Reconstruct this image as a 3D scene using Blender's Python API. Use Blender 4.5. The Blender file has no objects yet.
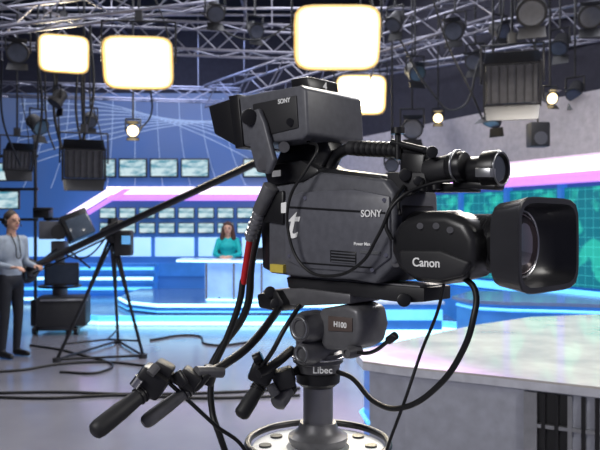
import bpy, bmesh, math, random
from mathutils import Vector, Matrix
random.seed(4)
scene=bpy.context.scene
col=scene.collection
scene.view_settings.view_transform='Standard'
FP=700.0; CZ=1.6
def S(px,py,d): return Vector(((px-300)/FP*d, d, CZ-(py-225)/FP*d))
def Z(px,py,z):
    d=(CZ-z)*FP/(py-225); return Vector(((px-300)/FP*d,d,z))
# ------------------------------------------------ materials
MC={}
def mat(name,c,rough=.5,metal=0,em=None,es=0,var=.12,scale=12,bump=0,coat=0):
    if name in MC: return MC[name]
    m=bpy.data.materials.new(name); m.use_nodes=True; nt=m.node_tree; N=nt.nodes; L=nt.links
    b=N['Principled BSDF']
    tc=N.new('ShaderNodeTexCoord'); no=N.new('ShaderNodeTexNoise'); no.inputs['Scale'].default_value=scale; no.inputs['Detail'].default_value=4
    L.new(tc.outputs['Object'],no.inputs['Vector'])
    r=N.new('ShaderNodeValToRGB'); r.color_ramp.elements[0].position=.3; r.color_ramp.elements[1].position=.7
    r.color_ramp.elements[0].color=[max(0,x*(1-var)) for x in c]+[1]
    r.color_ramp.elements[1].color=[min(1,x*(1+var)) for x in c]+[1]
    L.new(no.outputs['Fac'],r.inputs['Fac']); L.new(r.outputs['Color'],b.inputs['Base Color'])
    b.inputs['Roughness'].default_value=rough; b.inputs['Metallic'].default_value=metal
    if coat: b.inputs['Coat Weight'].default_value=coat
    if em: b.inputs['Emission Color'].default_value=list(em)+[1]; b.inputs['Emission Strength'].default_value=es
    if bump:
        bp=N.new('ShaderNodeBump'); bp.inputs['Strength'].default_value=bump; bp.inputs['Distance'].default_value=.01
        L.new(no.outputs['Fac'],bp.inputs['Height']); L.new(bp.outputs['Normal'],b.inputs['Normal'])
    MC[name]=m; return m
def nodes_mat(name):
    m=bpy.data.materials.new(name); m.use_nodes=True; MC[name]=m
    return m,m.node_tree.nodes,m.node_tree.links,m.node_tree.nodes['Principled BSDF']
BLK=mat('black_plastic',(.014,.014,.016),.35)
BLK2=mat('black_matte',(.024,.024,.027),.55)
GRY=mat('body_grey',(.115,.118,.135),.42,scale=60)
GRY2=mat('head_grey',(.16,.16,.17),.4,.3,scale=40)
LGR=mat('light_grey_metal',(.45,.46,.48),.3,.8)
SIL=mat('silver',(.6,.6,.62),.25,1)
ALU=mat('truss_aluminium',(.24,.235,.28),.35,.7)
WHT=mat('white_paint_glow',(.8,.8,.8),.4,em=(1,1,1),es=.15)  # white paint given a faint glow of its own
CRW=mat('crown_white_glow',(.82,.84,.86),.3,em=(1,1,1),es=.05)  # crown brightened by a slight glow put into its paint
RED=mat('red_sleeve',(.6,.015,.02),.45)
YEL=mat('yellow_label',(.75,.6,.1),.5)
RUB=mat('cable_rubber',(.012,.012,.013),.45)
SKIN=mat('skin',(.62,.36,.26),.5,var=.06)
EYE=mat('eye_dark',(.02,.015,.015),.2)
LIP=mat('lips',(.5,.12,.12),.4)
# ------------------------------------------------ geometry helpers
def empty(name,loc):
    e=bpy.data.objects.new(name,None); e.location=loc; e.empty_display_size=.1; col.objects.link(e); return e
def fin(o,parent=None):
    col.objects.link(o)
    if parent is not None:
        o.parent=parent; o.matrix_parent_inverse=Matrix.Translation(-Vector(parent.matrix_basis.translation))
    return o
def mk(name,bm,m,parent=None,smooth=False,bev=0,seg=2,M=None):
    me=bpy.data.meshes.new(name); bmesh.ops.recalc_face_normals(bm,faces=bm.faces); bm.to_mesh(me); bm.free()
    ms=m if isinstance(m,(list,tuple)) else [m]
    for x in ms: me.materials.append(x)
    o=bpy.data.objects.new(name,me)
    if M is not None: o.matrix_world=M
    fin(o,parent)
    if bev:
        b=o.modifiers.new('Bevel','BEVEL'); b.width=bev; b.segments=seg; b.limit_method='ANGLE'; b.angle_limit=math.radians(35)
        smooth=True
    if smooth:
        for p in me.polygons: p.use_smooth=True
        e=o.modifiers.new('Split','EDGE_SPLIT'); e.split_angle=math.radians(40)
    return o
def box(name,loc,size,m,parent=None,rz=0,bev=0,M=None,rot=None):
    bm=bmesh.new(); bmesh.ops.create_cube(bm,size=1)
    for v in bm.verts: v.co=Vector((v.co.x*size[0],v.co.y*size[1],v.co.z*size[2]))
    R=Matrix.Rotation(rz,4,'Z') if rot is None else rot
    T=Matrix.Translation(Vector(loc))@R
    if M is not None: T=M@T
    return mk(name,bm,m,parent,bev=bev,M=T)
def addcyl(bm,p1,p2,r1,r2=None,seg=10,mi=0):
    p1=Vector(p1);p2=Vector(p2); r2=r1 if r2 is None else r2
    d=p2-p1; L=d.length
    if L<1e-6: return
    q=d.to_track_quat('Z','Y').to_matrix().to_4x4()
    bmesh.ops.create_cone(bm,cap_ends=True,cap_tris=False,segments=seg,radius1=r1,radius2=r2,depth=L,matrix=Matrix.Translation((p1+p2)/2)@q)
def cyl(name,p1,p2,r,m,parent=None,r2=None,seg=28,bev=0):
    bm=bmesh.new(); addcyl(bm,p1,p2,r,r2,seg); return mk(name,bm,m,parent,smooth=True,bev=bev)
def sticks(name,segs,m,parent=None,seg=8):
    bm=bmesh.new()
    for s in segs: addcyl(bm,s[0],s[1],s[2],s[3] if len(s)>3 else None,seg)
    return mk(name,bm,m,parent,smooth=True)
def tube(name,pts,r,m,parent=None,cyc=False):
    c=bpy.data.curves.new(name,'CURVE'); c.dimensions='3D'; c.bevel_depth=r; c.bevel_resolution=4; c.resolution_u=10; c.use_fill_caps=True
    s=c.splines.new('BEZIER'); s.bezier_points.add(len(pts)-1); s.use_cyclic_u=cyc
    for b,p in zip(s.bezier_points,pts): b.co=Vector(p); b.handle_left_type=b.handle_right_type='AUTO'
    c.materials.append(m); o=bpy.data.objects.new(name,c)
    col.objects.link(o); bpy.context.view_layer.update()
    me=bpy.data.meshes.new_from_object(o.evaluated_get(bpy.context.evaluated_depsgraph_get()))
    bpy.data.objects.remove(o)
    o=bpy.data.objects.new(name,me)
    for p in me.polygons: p.use_smooth=True
    return fin(o,parent)
def lathe(name,org,axis,prof,m,parent=None,seg=40):
    axis=Vector(axis).normalized(); q=axis.to_track_quat('Z','Y').to_matrix().to_4x4(); M=Matrix.Translation(Vector(org))@q
    bm=bmesh.new(); rings=[]
    for t,r in prof:
        rings.append([bm.verts.new(M@Vector((r*math.cos(a*2*math.pi/seg),r*math.sin(a*2*math.pi/seg),t))) for a in range(seg)])
    for a,b in zip(rings,rings[1:]):
        for i in range(seg): bm.faces.new((a[i],a[(i+1)%seg],b[(i+1)%seg],b[i]))
    bm.faces.new(rings[0]); bm.faces.new(rings[-1])
    return mk(name,bm,m,parent,smooth=True)
def extrude(name,pts,vec,m,parent=None,bev=0,seg=2):
    bm=bmesh.new(); a=[bm.verts.new(Vector(p)) for p in pts]; b=[bm.verts.new(Vector(p)+Vector(vec)) for p in pts]
    n=len(pts); bm.faces.new(a); bm.faces.new(b)
    for i in range(n): bm.faces.new((a[i],a[(i+1)%n],b[(i+1)%n],b[i]))
    return mk(name,bm,m,parent,bev=bev,seg=seg)
def torus(name,c,axis,R,r,m,parent=None,seg=48):
    axis=Vector(axis).normalized(); q=axis.to_track_quat('Z','Y').to_matrix().to_4x4(); M=Matrix.Translation(Vector(c))@q
    return tube(name,[M@Vector((R*math.cos(i*math.pi/6),R*math.sin(i*math.pi/6),0)) for i in range(12)],r,m,parent,True)
def text(name,s,loc,X,Y,size,m,parent=None,align='CENTER',shear=0):
    c=bpy.data.curves.new(name,'FONT'); c.body=s; c.size=size; c.align_x=align; c.align_y='CENTER'; c.extrude=.0006; c.shear=shear; c.offset=size*.012
    c.materials.append(m); o=bpy.data.objects.new(name,c)
    X=Vector(X).normalized();Y=Vector(Y).normalized();Zv=X.cross(Y)
    Mx=Matrix((X,Y,Zv)).transposed().to_4x4(); o.matrix_world=Matrix.Translation(Vector(loc))@Mx
    return fin(o,parent)
UP=Vector((0,0,1))
# ------------------------------------------------ room
fm,N,L,b=nodes_mat('studio_floor_gloss')
tc=N.new('ShaderNodeTexCoord'); no=N.new('ShaderNodeTexNoise'); no.inputs['Scale'].default_value=.9; no.inputs['Detail'].default_value=6
L.new(tc.outputs['Object'],no.inputs['Vector'])
r=N.new('ShaderNodeValToRGB'); r.color_ramp.elements[0].color=(.17,.175,.22,1); r.color_ramp.elements[1].color=(.25,.25,.30,1)
r.color_ramp.elements[0].position=.3; r.color_ramp.elements[1].position=.7
L.new(no.outputs['Fac'],r.inputs['Fac']); L.new(r.outputs['Color'],b.inputs['Base Color']); b.inputs['Roughness'].default_value=.17; b.inputs['Specular IOR Level'].default_value=.9
box('floor',(0,6.5,-.05),(20,19,.1),fm)
box('ceiling',(0,6.5,6.25),(20,19,.1),mat('ceiling_black',(.012,.012,.018),.9))
# blue backdrop, part of its light put in as emission
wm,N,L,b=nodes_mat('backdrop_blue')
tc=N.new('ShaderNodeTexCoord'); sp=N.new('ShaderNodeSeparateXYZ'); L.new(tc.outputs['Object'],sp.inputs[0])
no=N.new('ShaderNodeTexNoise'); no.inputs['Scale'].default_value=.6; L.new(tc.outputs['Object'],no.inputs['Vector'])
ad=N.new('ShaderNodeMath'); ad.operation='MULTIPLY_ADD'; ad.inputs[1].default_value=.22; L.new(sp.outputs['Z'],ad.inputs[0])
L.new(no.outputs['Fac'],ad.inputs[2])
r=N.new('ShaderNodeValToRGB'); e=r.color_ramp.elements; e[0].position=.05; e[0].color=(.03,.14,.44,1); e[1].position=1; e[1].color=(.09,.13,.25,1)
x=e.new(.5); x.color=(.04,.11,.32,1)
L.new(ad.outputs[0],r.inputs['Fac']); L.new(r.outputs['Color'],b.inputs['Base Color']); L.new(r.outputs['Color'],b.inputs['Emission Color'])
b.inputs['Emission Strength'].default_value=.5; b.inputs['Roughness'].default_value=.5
WB=15.4
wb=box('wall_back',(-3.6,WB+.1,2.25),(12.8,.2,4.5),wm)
box('wall_back_upper',(0,WB+.35,3.1),(20,.2,6.2),mat('hazed_dark_drape',(.035,.034,.05),.9))  # drape tone raised to stand in for background haze
box('wall_left',(-9.9,6.5,3.1),(.2,19,6.2),mat('wall_left_dark',(.03,.035,.06),.8))
# printed net of curves on the backdrop
NET=mat('backdrop_line_print',(.4,.5,.65),.5,em=(.5,.62,.85),es=.24)
segs=[]
def wp(px,py): return S(px,py,WB-.004)
for k in range(9):
    pts=[]
    for i in range(13):
        t=i/12
        pts.append(wp(20+ (240+10*k)*t, 95+k*9+ (70-14*k)*t*t-10*math.sin(t*3.1)*k*.4))
    for a,c in zip(pts,pts[1:]): segs.append((a,c,.011))
for k in range(12):
    x0=25+k*22
    pts=[wp(x0+ (k-5)*6*(i/8)**2, 98+ (i/8)*90) for i in range(9)]
    for a,c in zip(pts,pts[1:]): segs.append((a,c,.008))
sticks('backdrop_curves',segs,NET,wb,seg=5)
# luminous band
BAND=mat('band_white_pink',(.9,.85,.95),.4,em=(1.0,.80,1.0),es=1.5)
MAG=mat('band_magenta',(.5,.2,.7),.4,em=(.66,.28,.92),es=.9)
def wallstrip(name,p,q,z0,z1,th,m,parent=None,off=0):
    p=Vector((p[0],p[1],0));q=Vector((q[0],q[1],0)); d=(q-p); a=math.atan2(d.y,d.x); n=Vector((d.y,-d.x,0)).normalized()
    if n.y>0: n=-n
    c=(p+q)/2+n*(off+th/2)
    return box(name,(c.x,c.y,(z0+z1)/2),(d.length,th,z1-z0),m,parent,rz=a)
bandP=empty('trim_1',(0,WB,2.35))
wallstrip('band_straight',(-4.2,WB),(.62,WB),2.27,2.43,.08,BAND,bandP,off=.12)
wallstrip('band_under',(-4.2,WB),(.62,WB),2.13,2.26,.06,MAG,bandP,off=.12)
a0=S(60,219,15.2); a1=S(110,188,15.2)
extrude('band_diagonal',[a0,a1,a1+Vector((.25,0,0)),a0+Vector((.25,0,0))],(0,-.08,0),BAND,bandP)
extrude('band_diagonal_under',[a0+Vector((.3,0,0)),a1+Vector((.3,0,-.02)),a1+Vector((.48,0,-.02)),a0+Vector((.48,0,0))],(0,-.06,0),MAG,bandP)
# luminous lower panels on the back wall
LIT=mat('lightbox_pale_blue',(.4,.6,.8),.4,em=(.36,.66,1.0),es=.9,var=.2,scale=2)
CY=mat('led_cyan',(.3,.7,1),.4,em=(.07,.46,.98),es=1.3)
CYW=mat('led_white_cyan',(.6,.9,1),.4,em=(.42,.85,1.0),es=1.9)
BLU=mat('lit_blue_panel',(.04,.15,.42),.3,em=(.025,.16,.54),es=.6,var=.3,scale=3)
for i in range(7):
    box(f'light_panel_{i+1}',(-5.6+i*.95,WB-.04,1.12),(.85,.08,.42),LIT,wb,bev=.01)
box('light_panel_lower',(-2.6,WB-.03,.62),(7.6,.06,.28),BLU,wb)
# wall monitors
SCR,N,L,b=nodes_mat('monitor_picture')
tc=N.new('ShaderNodeTexCoord'); mp=N.new('ShaderNodeMapping'); mp.inputs['Scale'].default_value=(3,3,9); L.new(tc.outputs['Object'],mp.inputs[0])
no=N.new('ShaderNodeTexNoise'); no.inputs['Scale'].default_value=1.2; L.new(mp.outputs[0],no.inputs['Vector'])
r=N.new('ShaderNodeValToRGB'); e=r.color_ramp.elements; e[0].position=.35; e[0].color=(.03,.25,.36,1); e[1].position=.6; e[1].color=(.60,.76,.80,1)
L.new(no.outputs['Fac'],r.inputs['Fac']); L.new(r.outputs['Color'],b.inputs['Emission Color']); b.inputs['Emission Strength'].default_value=1.0; b.inputs['Base Color'].default_value=(.02,.02,.02,1)
def monitor(c,w,h,name='wall_monitor',rz=0,m=None,br_=.08):
    e=empty(name,c); R=Matrix.Translation(Vector(c))@Matrix.Rotation(rz,4,'Z')
    box('case',(0,0,0),(w,.05,h),BLK,e,M=R,bev=.008); box('screen',(0,-.027,0),(w*.9,.006,h*.84),m or SCR,e,M=R)
    box('wall_bracket',(0,br_/2+.02,0),(w*.3,br_,h*.4),BLK2,e,M=R)
for x in (102,133,164,195,257,288,319,350): monitor(S(x,168,WB-.12),.62,.42)
for j,y in enumerate((213,228)):
    for i in range(8): monitor(S(108+i*19.6,y,WB-.12),.36,.24)
mr=empty('monitor_rack',(-5.9,12.7,0))
for x in(-7.2,-6.0,-4.8): cyl(f'rack_post_{int(-x*10)}',(x,12.7,0),(x,12.7,3.2),.03,BLK,mr)
for z in(2.25,2.85,1.7): box(f'rack_bar_{int(z*100)}',(-6,12.7,z),(2.5,.05,.05),BLK,mr)
for i,(x,y) in enumerate(((-18,172),(12,172),(-18,200),(6,200))):
    p=S(x,y,12.6); box(f'rack_monitor_{i+1}',p,(.5,.06,.34),BLK,mr,bev=.01); box(f'rack_screen_{i+1}',p+Vector((0,-.034,0)),(.45,.006,.29),SCR,mr)
# right curved wall
PR0=(.64,15.0); PR1=(5.6,5.76)
def rp(t): return (PR0[0]+(PR1[0]-PR0[0])*t, PR0[1]+(PR1[1]-PR0[1])*t)
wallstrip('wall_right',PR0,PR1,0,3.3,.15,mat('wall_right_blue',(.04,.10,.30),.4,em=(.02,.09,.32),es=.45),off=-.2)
wallstrip('wall_right_soffit',PR0,PR1,2.5,3.28,.35,mat('soffit_beige',(.42,.39,.42),.6),off=-.05)
wallstrip('wall_right_upper',(.4,15.3),(5.6,6.2),3.3,6.2,.1,mat('hazed_dark_drape',(.035,.034,.05),.9),off=-.4)  # same drape tone, lifted for haze
wallstrip('band_right',PR0,PR1,2.3,2.47,.3,BAND,bandP)
wallstrip('band_right_under',PR0,PR1,2.16,2.29,.2,MAG,bandP)
TE,N,L,b=nodes_mat('world_map_display')
tc=N.new('ShaderNodeTexCoord'); sp=N.new('ShaderNodeSeparateXYZ'); L.new(tc.outputs['Object'],sp.inputs[0]); cb=N.new('ShaderNodeCombineXYZ'); L.new(sp.outputs['X'],cb.inputs['X']); L.new(sp.outputs['Z'],cb.inputs['Y'])
no=N.new('ShaderNodeTexNoise'); no.inputs['Scale'].default_value=2.0; no.inputs['Detail'].default_value=7; L.new(cb.outputs[0],no.inputs['Vector'])
r=N.new('ShaderNodeValToRGB'); e=r.color_ramp.elements; e[0].position=.51; e[0].color=(.0,.17,.24,1); e[1].position=.56; e[1].color=(.02,.48,.40,1)
L.new(no.outputs['Fac'],r.inputs['Fac'])
br=N.new('ShaderNodeTexBrick'); br.offset=0; br.inputs['Color1'].default_value=br.inputs['Color2'].default_value=(0,0,0,1); br.inputs['Mortar'].default_value=(.05,.36,.36,1)
br.inputs['Scale'].default_value=4; br.inputs['Mortar Size'].default_value=.012; br.inputs['Brick Width'].default_value=.5; br.inputs['Row Height'].default_value=.5; L.new(cb.outputs[0],br.inputs['Vector'])
mx=N.new('ShaderNodeMix'); mx.data_type='RGBA'; mx.blend_type='ADD'; mx.inputs['Factor'].default_value=1; L.new(r.outputs['Color'],mx.inputs[6]); L.new(br.outputs['Color'],mx.inputs[7])
L.new(mx.outputs[2],b.inputs['Emission Color']); b.inputs['Emission Strength'].default_value=1.0; b.inputs['Base Color'].default_value=(.01,.02,.02,1); b.inputs['Roughness'].default_value=.35
vw=empty('video_wall',(3.0,10.5,0))
nP=8
for i in range(nP):
    t0=.22+i*.095; t1=t0+.088
    wallstrip(f'display_{i+1}',rp(t0),rp(t1),.78,2.1,.06,TE,vw)
    wallstrip(f'mullion_{i+1}',rp(t1),rp(t1+.007),.7,2.15,.12,BLU,vw)
wallstrip('display_sill',rp(.1),rp(.98),.64,.74,.14,CY,vw)
wallstrip('display_pale',rp(.08),rp(.2),.9,2.1,.06,LIT,vw)
wallstrip('base_panel',rp(.0),rp(.98),0,.6,.1,BLU,vw)
# ------------------------------------------------ platform
pf=empty('stage_platform',(-1,11.2,0))
PT=mat('platform_top',(.10,.18,.36),.15)
def plan(name,pts,z0,z1,m,parent,bev=0):
    return extrude(name,[(x,y,z0) for x,y in pts],(0,0,z1-z0),m,parent,bev=bev)
lowp=[(-4.35,12.2),(-3.9,11.5),(-3.2,11.15),(.6,11.1),(1.5,10.9),(2.35,10.4),(2.35,11.2),(.7,14.2),(-4.35,14.2)]
plan('platform_lower',lowp,0,.16,PT,pf)
upp=[(-3.2,12.4),(-2.9,11.75),(-2.3,11.3),(.5,11.25),(1.4,11.1),(1.75,11.0),(1.7,11.6),(.5,14),(-3.2,14)]
plan('platform_upper',upp,.16,.33,PT,pf)
def edge(pts,z,r,m,name):
    sg=[((a[0],a[1]-.012,z),(c[0],c[1]-.012,z),r) for a,c in zip(pts,pts[1:])]
    sticks(name,sg,m,pf,seg=6)
edge(lowp[:6],.035,.03,CYW,'led_edge_floor'); edge(lowp[:6],.145,.018,CY,'led_edge_mid'); edge(upp[:6],.30,.028,CYW,'led_edge_top'); edge(upp[:6],.2,.014,CY,'led_edge_low')
for o,(pts,z0,z1) in {'riser_lower':(lowp[:6],.05,.14),'riser_upper':(upp[:6],.2,.29)}.items():
    for i,(a,c) in enumerate(zip(pts,pts[1:])): wallstrip(f'{o}_{i}',a,c,z0,z1,.01,CY if o=='riser_lower' else BLU,pf)
# left lit steps behind the crane
st=empty('lit_backdrop_steps',(-4.8,14.7,0))
for i,z in enumerate((.06,.26,.46,.66)):
    box(f'step_{i+1}',(-4.75,14.55+.1*i,z),(3.4,.45,.12),BLU,st)
    box(f'step_led_{i+1}',(-4.75,14.31+.1*i,z+.03),(3.4,.03,.06),CYW if i%2==0 else CY,st)
    box(f'step_core_{i+1}',(-4.75,14.72+.08*i,z+.02),(3.4,.3,.2),BLU,st)
# ------------------------------------------------ news desk
nd=empty('news_desk',(-.5,11.6,.33))
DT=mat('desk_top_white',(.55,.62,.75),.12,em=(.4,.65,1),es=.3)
DF=mat('desk_front_frosted',(.35,.52,.8),.25,em=(.22,.45,.95),es=.7,var=.35,scale=2.5)
front=[];back=[]
for i in range(15):
    t=i/14; x=-2.05+3.05*t; y=11.62-.24*math.sin(t*math.pi)
    front.append((x,y)); back.append((x,y+.55))
plan('desk_top',front+back[::-1],.985,1.03,DT,nd)
fi=[(-1.55+2.3*(i/10),11.62-.1*math.sin(i/10*math.pi)) for i in range(11)]
plan('desk_front',fi+[(x,y+.04) for x,y in fi[::-1]],.33,.985,DF,nd)
sticks('desk_trim',[((a[0],a[1]-.01,1.0),(c[0],c[1]-.01,1.0),.014) for a,c in zip(front,front[1:])],CYW,nd)
sticks('desk_base_trim',[((a[0],a[1]-.02,.36),(c[0],c[1]-.02,.36),.02) for a,c in zip(fi,fi[1:])],CYW,nd)
for i in range(0,11,2): box(f'desk_rib_{i}',(fi[i][0],fi[i][1]-.02,.66),(.03,.03,.62),SIL,nd)
plan('desk_side_left',[(-1.58,11.64),(-1.52,11.64),(-1.52,12.1),(-1.58,12.1)],.33,.985,DF,nd)
box('desk_papers',(-1.3,11.62,1.034),(.3,.21,.008),WHT,nd,rz=.2)
box('desk_laptop_base',(-.75,11.68,1.04),(.3,.2,.015),BLK,nd); box('desk_laptop_lid',(-.75,11.58,1.13),(.3,.012,.2),BLK,nd)
# ------------------------------------------------ people
def ell(bm,c,s,sub=3):
    bmesh.ops.create_icosphere(bm,subdivisions=sub,radius=1,matrix=Matrix.Translation(Vector(c))@Matrix.Diagonal((s[0],s[1],s[2],1)))
def cap(bm,p1,r1,p2,r2):
    addcyl(bm,p1,p2,r1,r2,16)
    for p,r in((p1,r1),(p2,r2)): bmesh.ops.create_icosphere(bm,subdivisions=2,radius=r,matrix=Matrix.Translation(Vector(p)))
def remesh(name,parts,mats,voxel,parent,Mw,smooth=4):
    bm=bmesh.new()
    for p in parts:
        if p[0]=='c': cap(bm,p[1],p[2],p[3],p[4])
        else: ell(bm,p[1],p[2])
    me=bpy.data.meshes.new(name); bm.to_mesh(me); bm.free(); o=bpy.data.objects.new(name,me); col.objects.link(o)
    r=o.modifiers.new('r','REMESH'); r.mode='VOXEL'; r.voxel_size=voxel
    s=o.modifiers.new('s','SMOOTH'); s.iterations=smooth; s.factor=.5
    bpy.context.view_layer.update()
    m2=bpy.data.meshes.new_from_object(o.evaluated_get(bpy.context.evaluated_depsgraph_get())); bpy.data.objects.remove(o)
    m2.materials.clear()
    for m in mats: m2.materials.append(m)
    for poly in m2.polygons:
        c=poly.center; best=1e9; bi=0
        if len(mats)>1:
            for p in parts:
                if p[0]=='c':
                    a=Vector(p[1]);d=Vector(p[3])-a;t=max(0,min(1,(c-a).dot(d)/max(d.length_squared,1e-9)))
                    ds=(c-(a+d*t)).length-(p[2]+(p[4]-p[2])*t); mi=p[5]
                else:
                    q=c-Vector(p[1]); k=math.sqrt(sum((q[i]/p[2][i])**2 for i in range(3))); ds=(k-1)*min(p[2]); mi=p[3]
                if ds<best: best=ds;bi=mi
        poly.material_index=bi; poly.use_smooth=True
    o=bpy.data.objects.new(name,m2); o.matrix_world=Mw; return fin(o,parent)
def hand(name,wrist,fd,pn,side,parent,Mw,curl=.5):
    w=Vector(wrist);fd=Vector(fd).normalized();pn=Vector(pn).normalized();sd=Vector(side).normalized()
    P=[]
    kn=w+fd*.085
    for k in (-.028,-.01,.01,.026): P.append(('c',w+sd*k*.6,.016,kn+sd*k,.013,0))
    for k,l in((.028,.068),(.010,.078),(-.009,.073),(-.027,.056)):
        p=kn+sd*k; d=fd; ang=0
        for j,fr in enumerate((.45,.32,.23)):
            ang+=curl*.7; dd=(fd*math.cos(ang)+pn*math.sin(ang)); q=p+dd*l*fr; P.append(('c',p,.0088-.0008*j,q,.0082-.0008*j,0)); p=q
    b0=w+fd*.025+sd*.025; b1=b0+(fd*.6+sd*.7+pn*.3).normalized()*.038; b2=b1+(fd*.9+pn*.5).normalized()*.03
    P+= [('c',b0,.013,b1,.010,0),('c',b1,.010,b2,.008,0)]
    return remesh(name,P,[SKIN],.0042,parent,Mw,2)
def head(c,parent,Mw,hairm,style):
    x,y,z=c
    P=[('e',(x,y+.005,z+.02),(.074,.094,.095),0),('e',(x,y-.02,z-.045),(.058,.07,.06),0),('e',(x,y-.055,z-.085),(.03,.03,.025),0),
       ('c',(x,y-.088,z+.012),.009,(x,y-.112,z-.022),.013,0),('c',(x-.014,y-.095,z-.028),.009,(x+.014,y-.095,z-.028),.009,0),
       ('c',(x-.04,y-.078,z+.03),.012,(x+.04,y-.078,z+.03),.012,0),
       ('c',(x-.018,y-.083,z-.055),.009,(x+.018,y-.083,z-.055),.009,0)]
    for s in(-1,1): P.append(('e',(x+s*.077,y+.01,z-.005),(.012,.022,.033),0))
    P.append(('c',(x,y+.01,z-.06),.052,(x,y+.02,z-.14),.055,0))
    remesh('head',P,[SKIN],.006,parent,Mw,3)
    for s in(-1,1):
        bm=bmesh.new(); ell(bm,(x+s*.031,y-.082,z+.008),(.014,.010,.009),2); mk(f'eye_{"l" if s<0 else "r"}',bm,EYE,parent,smooth=True,M=Mw)
        bm=bmesh.new(); cap(bm,(x+s*.018,y-.090,z+.033),.004,(x+s*.046,y-.080,z+.034),.003); mk(f'brow_{"l" if s<0 else "r"}',bm,hairm,parent,smooth=True,M=Mw)
    bm=bmesh.new(); ell(bm,(x,y-.092,z-.055),(.024,.008,.008),2); mk('mouth',bm,LIP,parent,smooth=True,M=Mw)
    H=[('e',(x,y+.022,z+.045),(.083,.094,.088),0),('e',(x,y+.05,z+.0),(.078,.07,.09),0)]
    if style=='long':
        H+=[('e',(x,y+.06,z-.09),(.1,.06,.14),0),('c',(x-.078,y+.01,z+.03),.030,(x-.1,y-.0,z-.17),.045,0),('c',(x+.078,y+.01,z+.03),.030,(x+.1,y-.0,z-.17),.045,0),
            ('c',(x-.06,y-.06,z+.085),.02,(x+.06,y-.06,z+.085),.02,0)]
    remesh('hair',H,[hairm],.007,parent,Mw,3)
# man
HM=mat('hair_brown',(.04,.025,.018),.6); HW=mat('hair_auburn',(.06,.02,.012),.5,scale=60,var=.4)
SH=mat('shirt_grey_blue',(.36,.42,.50),.8); TR=mat('trousers_dark',(.02,.022,.03),.8); SO=mat('shoe_black',(.01,.01,.01),.4)
mp_=Z(11,357,0); man=empty('man',mp_)
Mm=Matrix.Translation(mp_)@Matrix.Rotation(math.radians(62),4,'Z')
B=[('e',(0,0,1.28),(.175,.11,.20),0),('e',(0,0,1.08),(.15,.115,.17),0),('e',(0,.005,.94),(.16,.12,.12),1),('c',(-.13,0,1.42),.06,(.13,0,1.42),.06,0)]
for s in(-1,1):
    B+=[('c',(s*.085,0,.9),.088,(s*.1,-.01,.5),.06,1),('c',(s*.1,-.01,.5),.06,(s*.105,.03,.1),.045,1),('c',(s*.105,.04,.05),.045,(s*.12,-.15,.036),.034,2),
        ('c',(s*.18,0,1.42),.06,(s*.23,.02,1.14),.045,0),('c',(s*.23,.02,1.14),.045,(s*.17,-.22,1.10),.032,0)]
B.append(('c',(0,0,1.45),.058,(0,-.01,1.56),.053,3))
remesh('body',B,[SH,TR,SO,SKIN],.013,man,Mm,5)
head((0,-.02,1.645),man,Mm,HM,'short')
for s in(-1,1): hand('hand_'+('l' if s<0 else 'r'),(s*.17,-.235,1.10),(-s*.25,-1,0),(0,0,-1),(-s,0,0),man,Mm,.6)
tube('headphone_band',[Mm@Vector((.095*math.cos(a),0-.0,1.655+.125*math.sin(a))) for a in [i*math.pi/8 for i in range(9)]],.009,BLK,man)
for s in(-1,1): cyl('headphone_cup_'+('l' if s<0 else 'r'),Mm@Vector((s*.08,0,1.645)),Mm@Vector((s*.11,0,1.645)),.038,BLK,man)
tube('headset_mic',[Mm@Vector((.1,-.01,1.63)),Mm@Vector((.09,-.08,1.59)),Mm@Vector((.03,-.13,1.585))],.005,BLK,man)
tube('lanyard',[Mm@Vector(p) for p in((-.05,-.05,1.5),(-.03,-.12,1.35),(0,-.135,1.2),(.03,-.12,1.35),(.05,-.05,1.5))],.006,RUB,man)
box('belt_radio',(.17,-.02,.98),(.04,.07,.12),BLK,man,M=Mm,bev=.008)
# woman
TL=mat('jacket_teal',(.0,.42,.44),.7); SK=mat('skirt_dark',(.03,.03,.05),.8)
wl=Vector((S(228,240,12.1).x,12.1,.35)); wo=empty('woman',wl); Mw_=Matrix.Translation(wl)
B=[('e',(0,0,.86),(.15,.10,.18),0),('e',(0,0,.68),(.125,.10,.15),0),('e',(0,.01,.56),(.17,.13,.11),1),('c',(-.1,0,.985),.05,(.1,0,.985),.05,0),
   ('e',(0,-.07,.88),(.12,.06,.07),0)]
for s in(-1,1):
    B+=[('c',(s*.09,0,.55),.085,(s*.09,-.40,.53),.06,1),('c',(s*.09,-.40,.53),.055,(s*.09,-.36,.12),.038,2),('c',(s*.09,-.36,.06),.035,(s*.09,-.5,.035),.028,3),
        ('c',(s*.155,0,.985),.052,(s*.22,-.1,.75),.042,0),('c',(s*.22,-.1,.75),.042,(s*.09,-.3,.725),.03,0)]
B.append(('c',(0,0,1.0),.045,(0,-.01,1.1),.042,2))
remesh('body',B,[TL,SK,SKIN,SO],.012,wo,Mw_,5)
head((0,-.015,1.185),wo,Mw_,HW,'long')
for s in(-1,1): hand('hand_'+('l' if s<0 else 'r'),(s*.085,-.31,.715),(-s*.6,-1,0),(0,0,-1),(-s*.8,.4,.3),wo,Mw_,.25)
ch=empty('office_chair',wl+Vector((0,.05,-.02)))
box('seat',wl+Vector((0,0,.40)),(.48,.46,.09),BLK2,ch,bev=.03); box('backrest',wl+Vector((0,.24,.72)),(.44,.07,.5),BLK2,ch,bev=.03)
cyl('stem',wl+Vector((0,.05,.05)),wl+Vector((0,.05,.38)),.03,SIL,ch); box('back_bar',wl+Vector((0,.25,.45)),(.06,.03,.2),BLK2,ch)
sticks('star_base',[(wl+Vector((0,.05,.08)),wl+Vector((.28*math.cos(k*1.2566),.05+.28*math.sin(k*1.2566),.03)),.02) for k in range(5)],SIL,ch)
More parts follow.
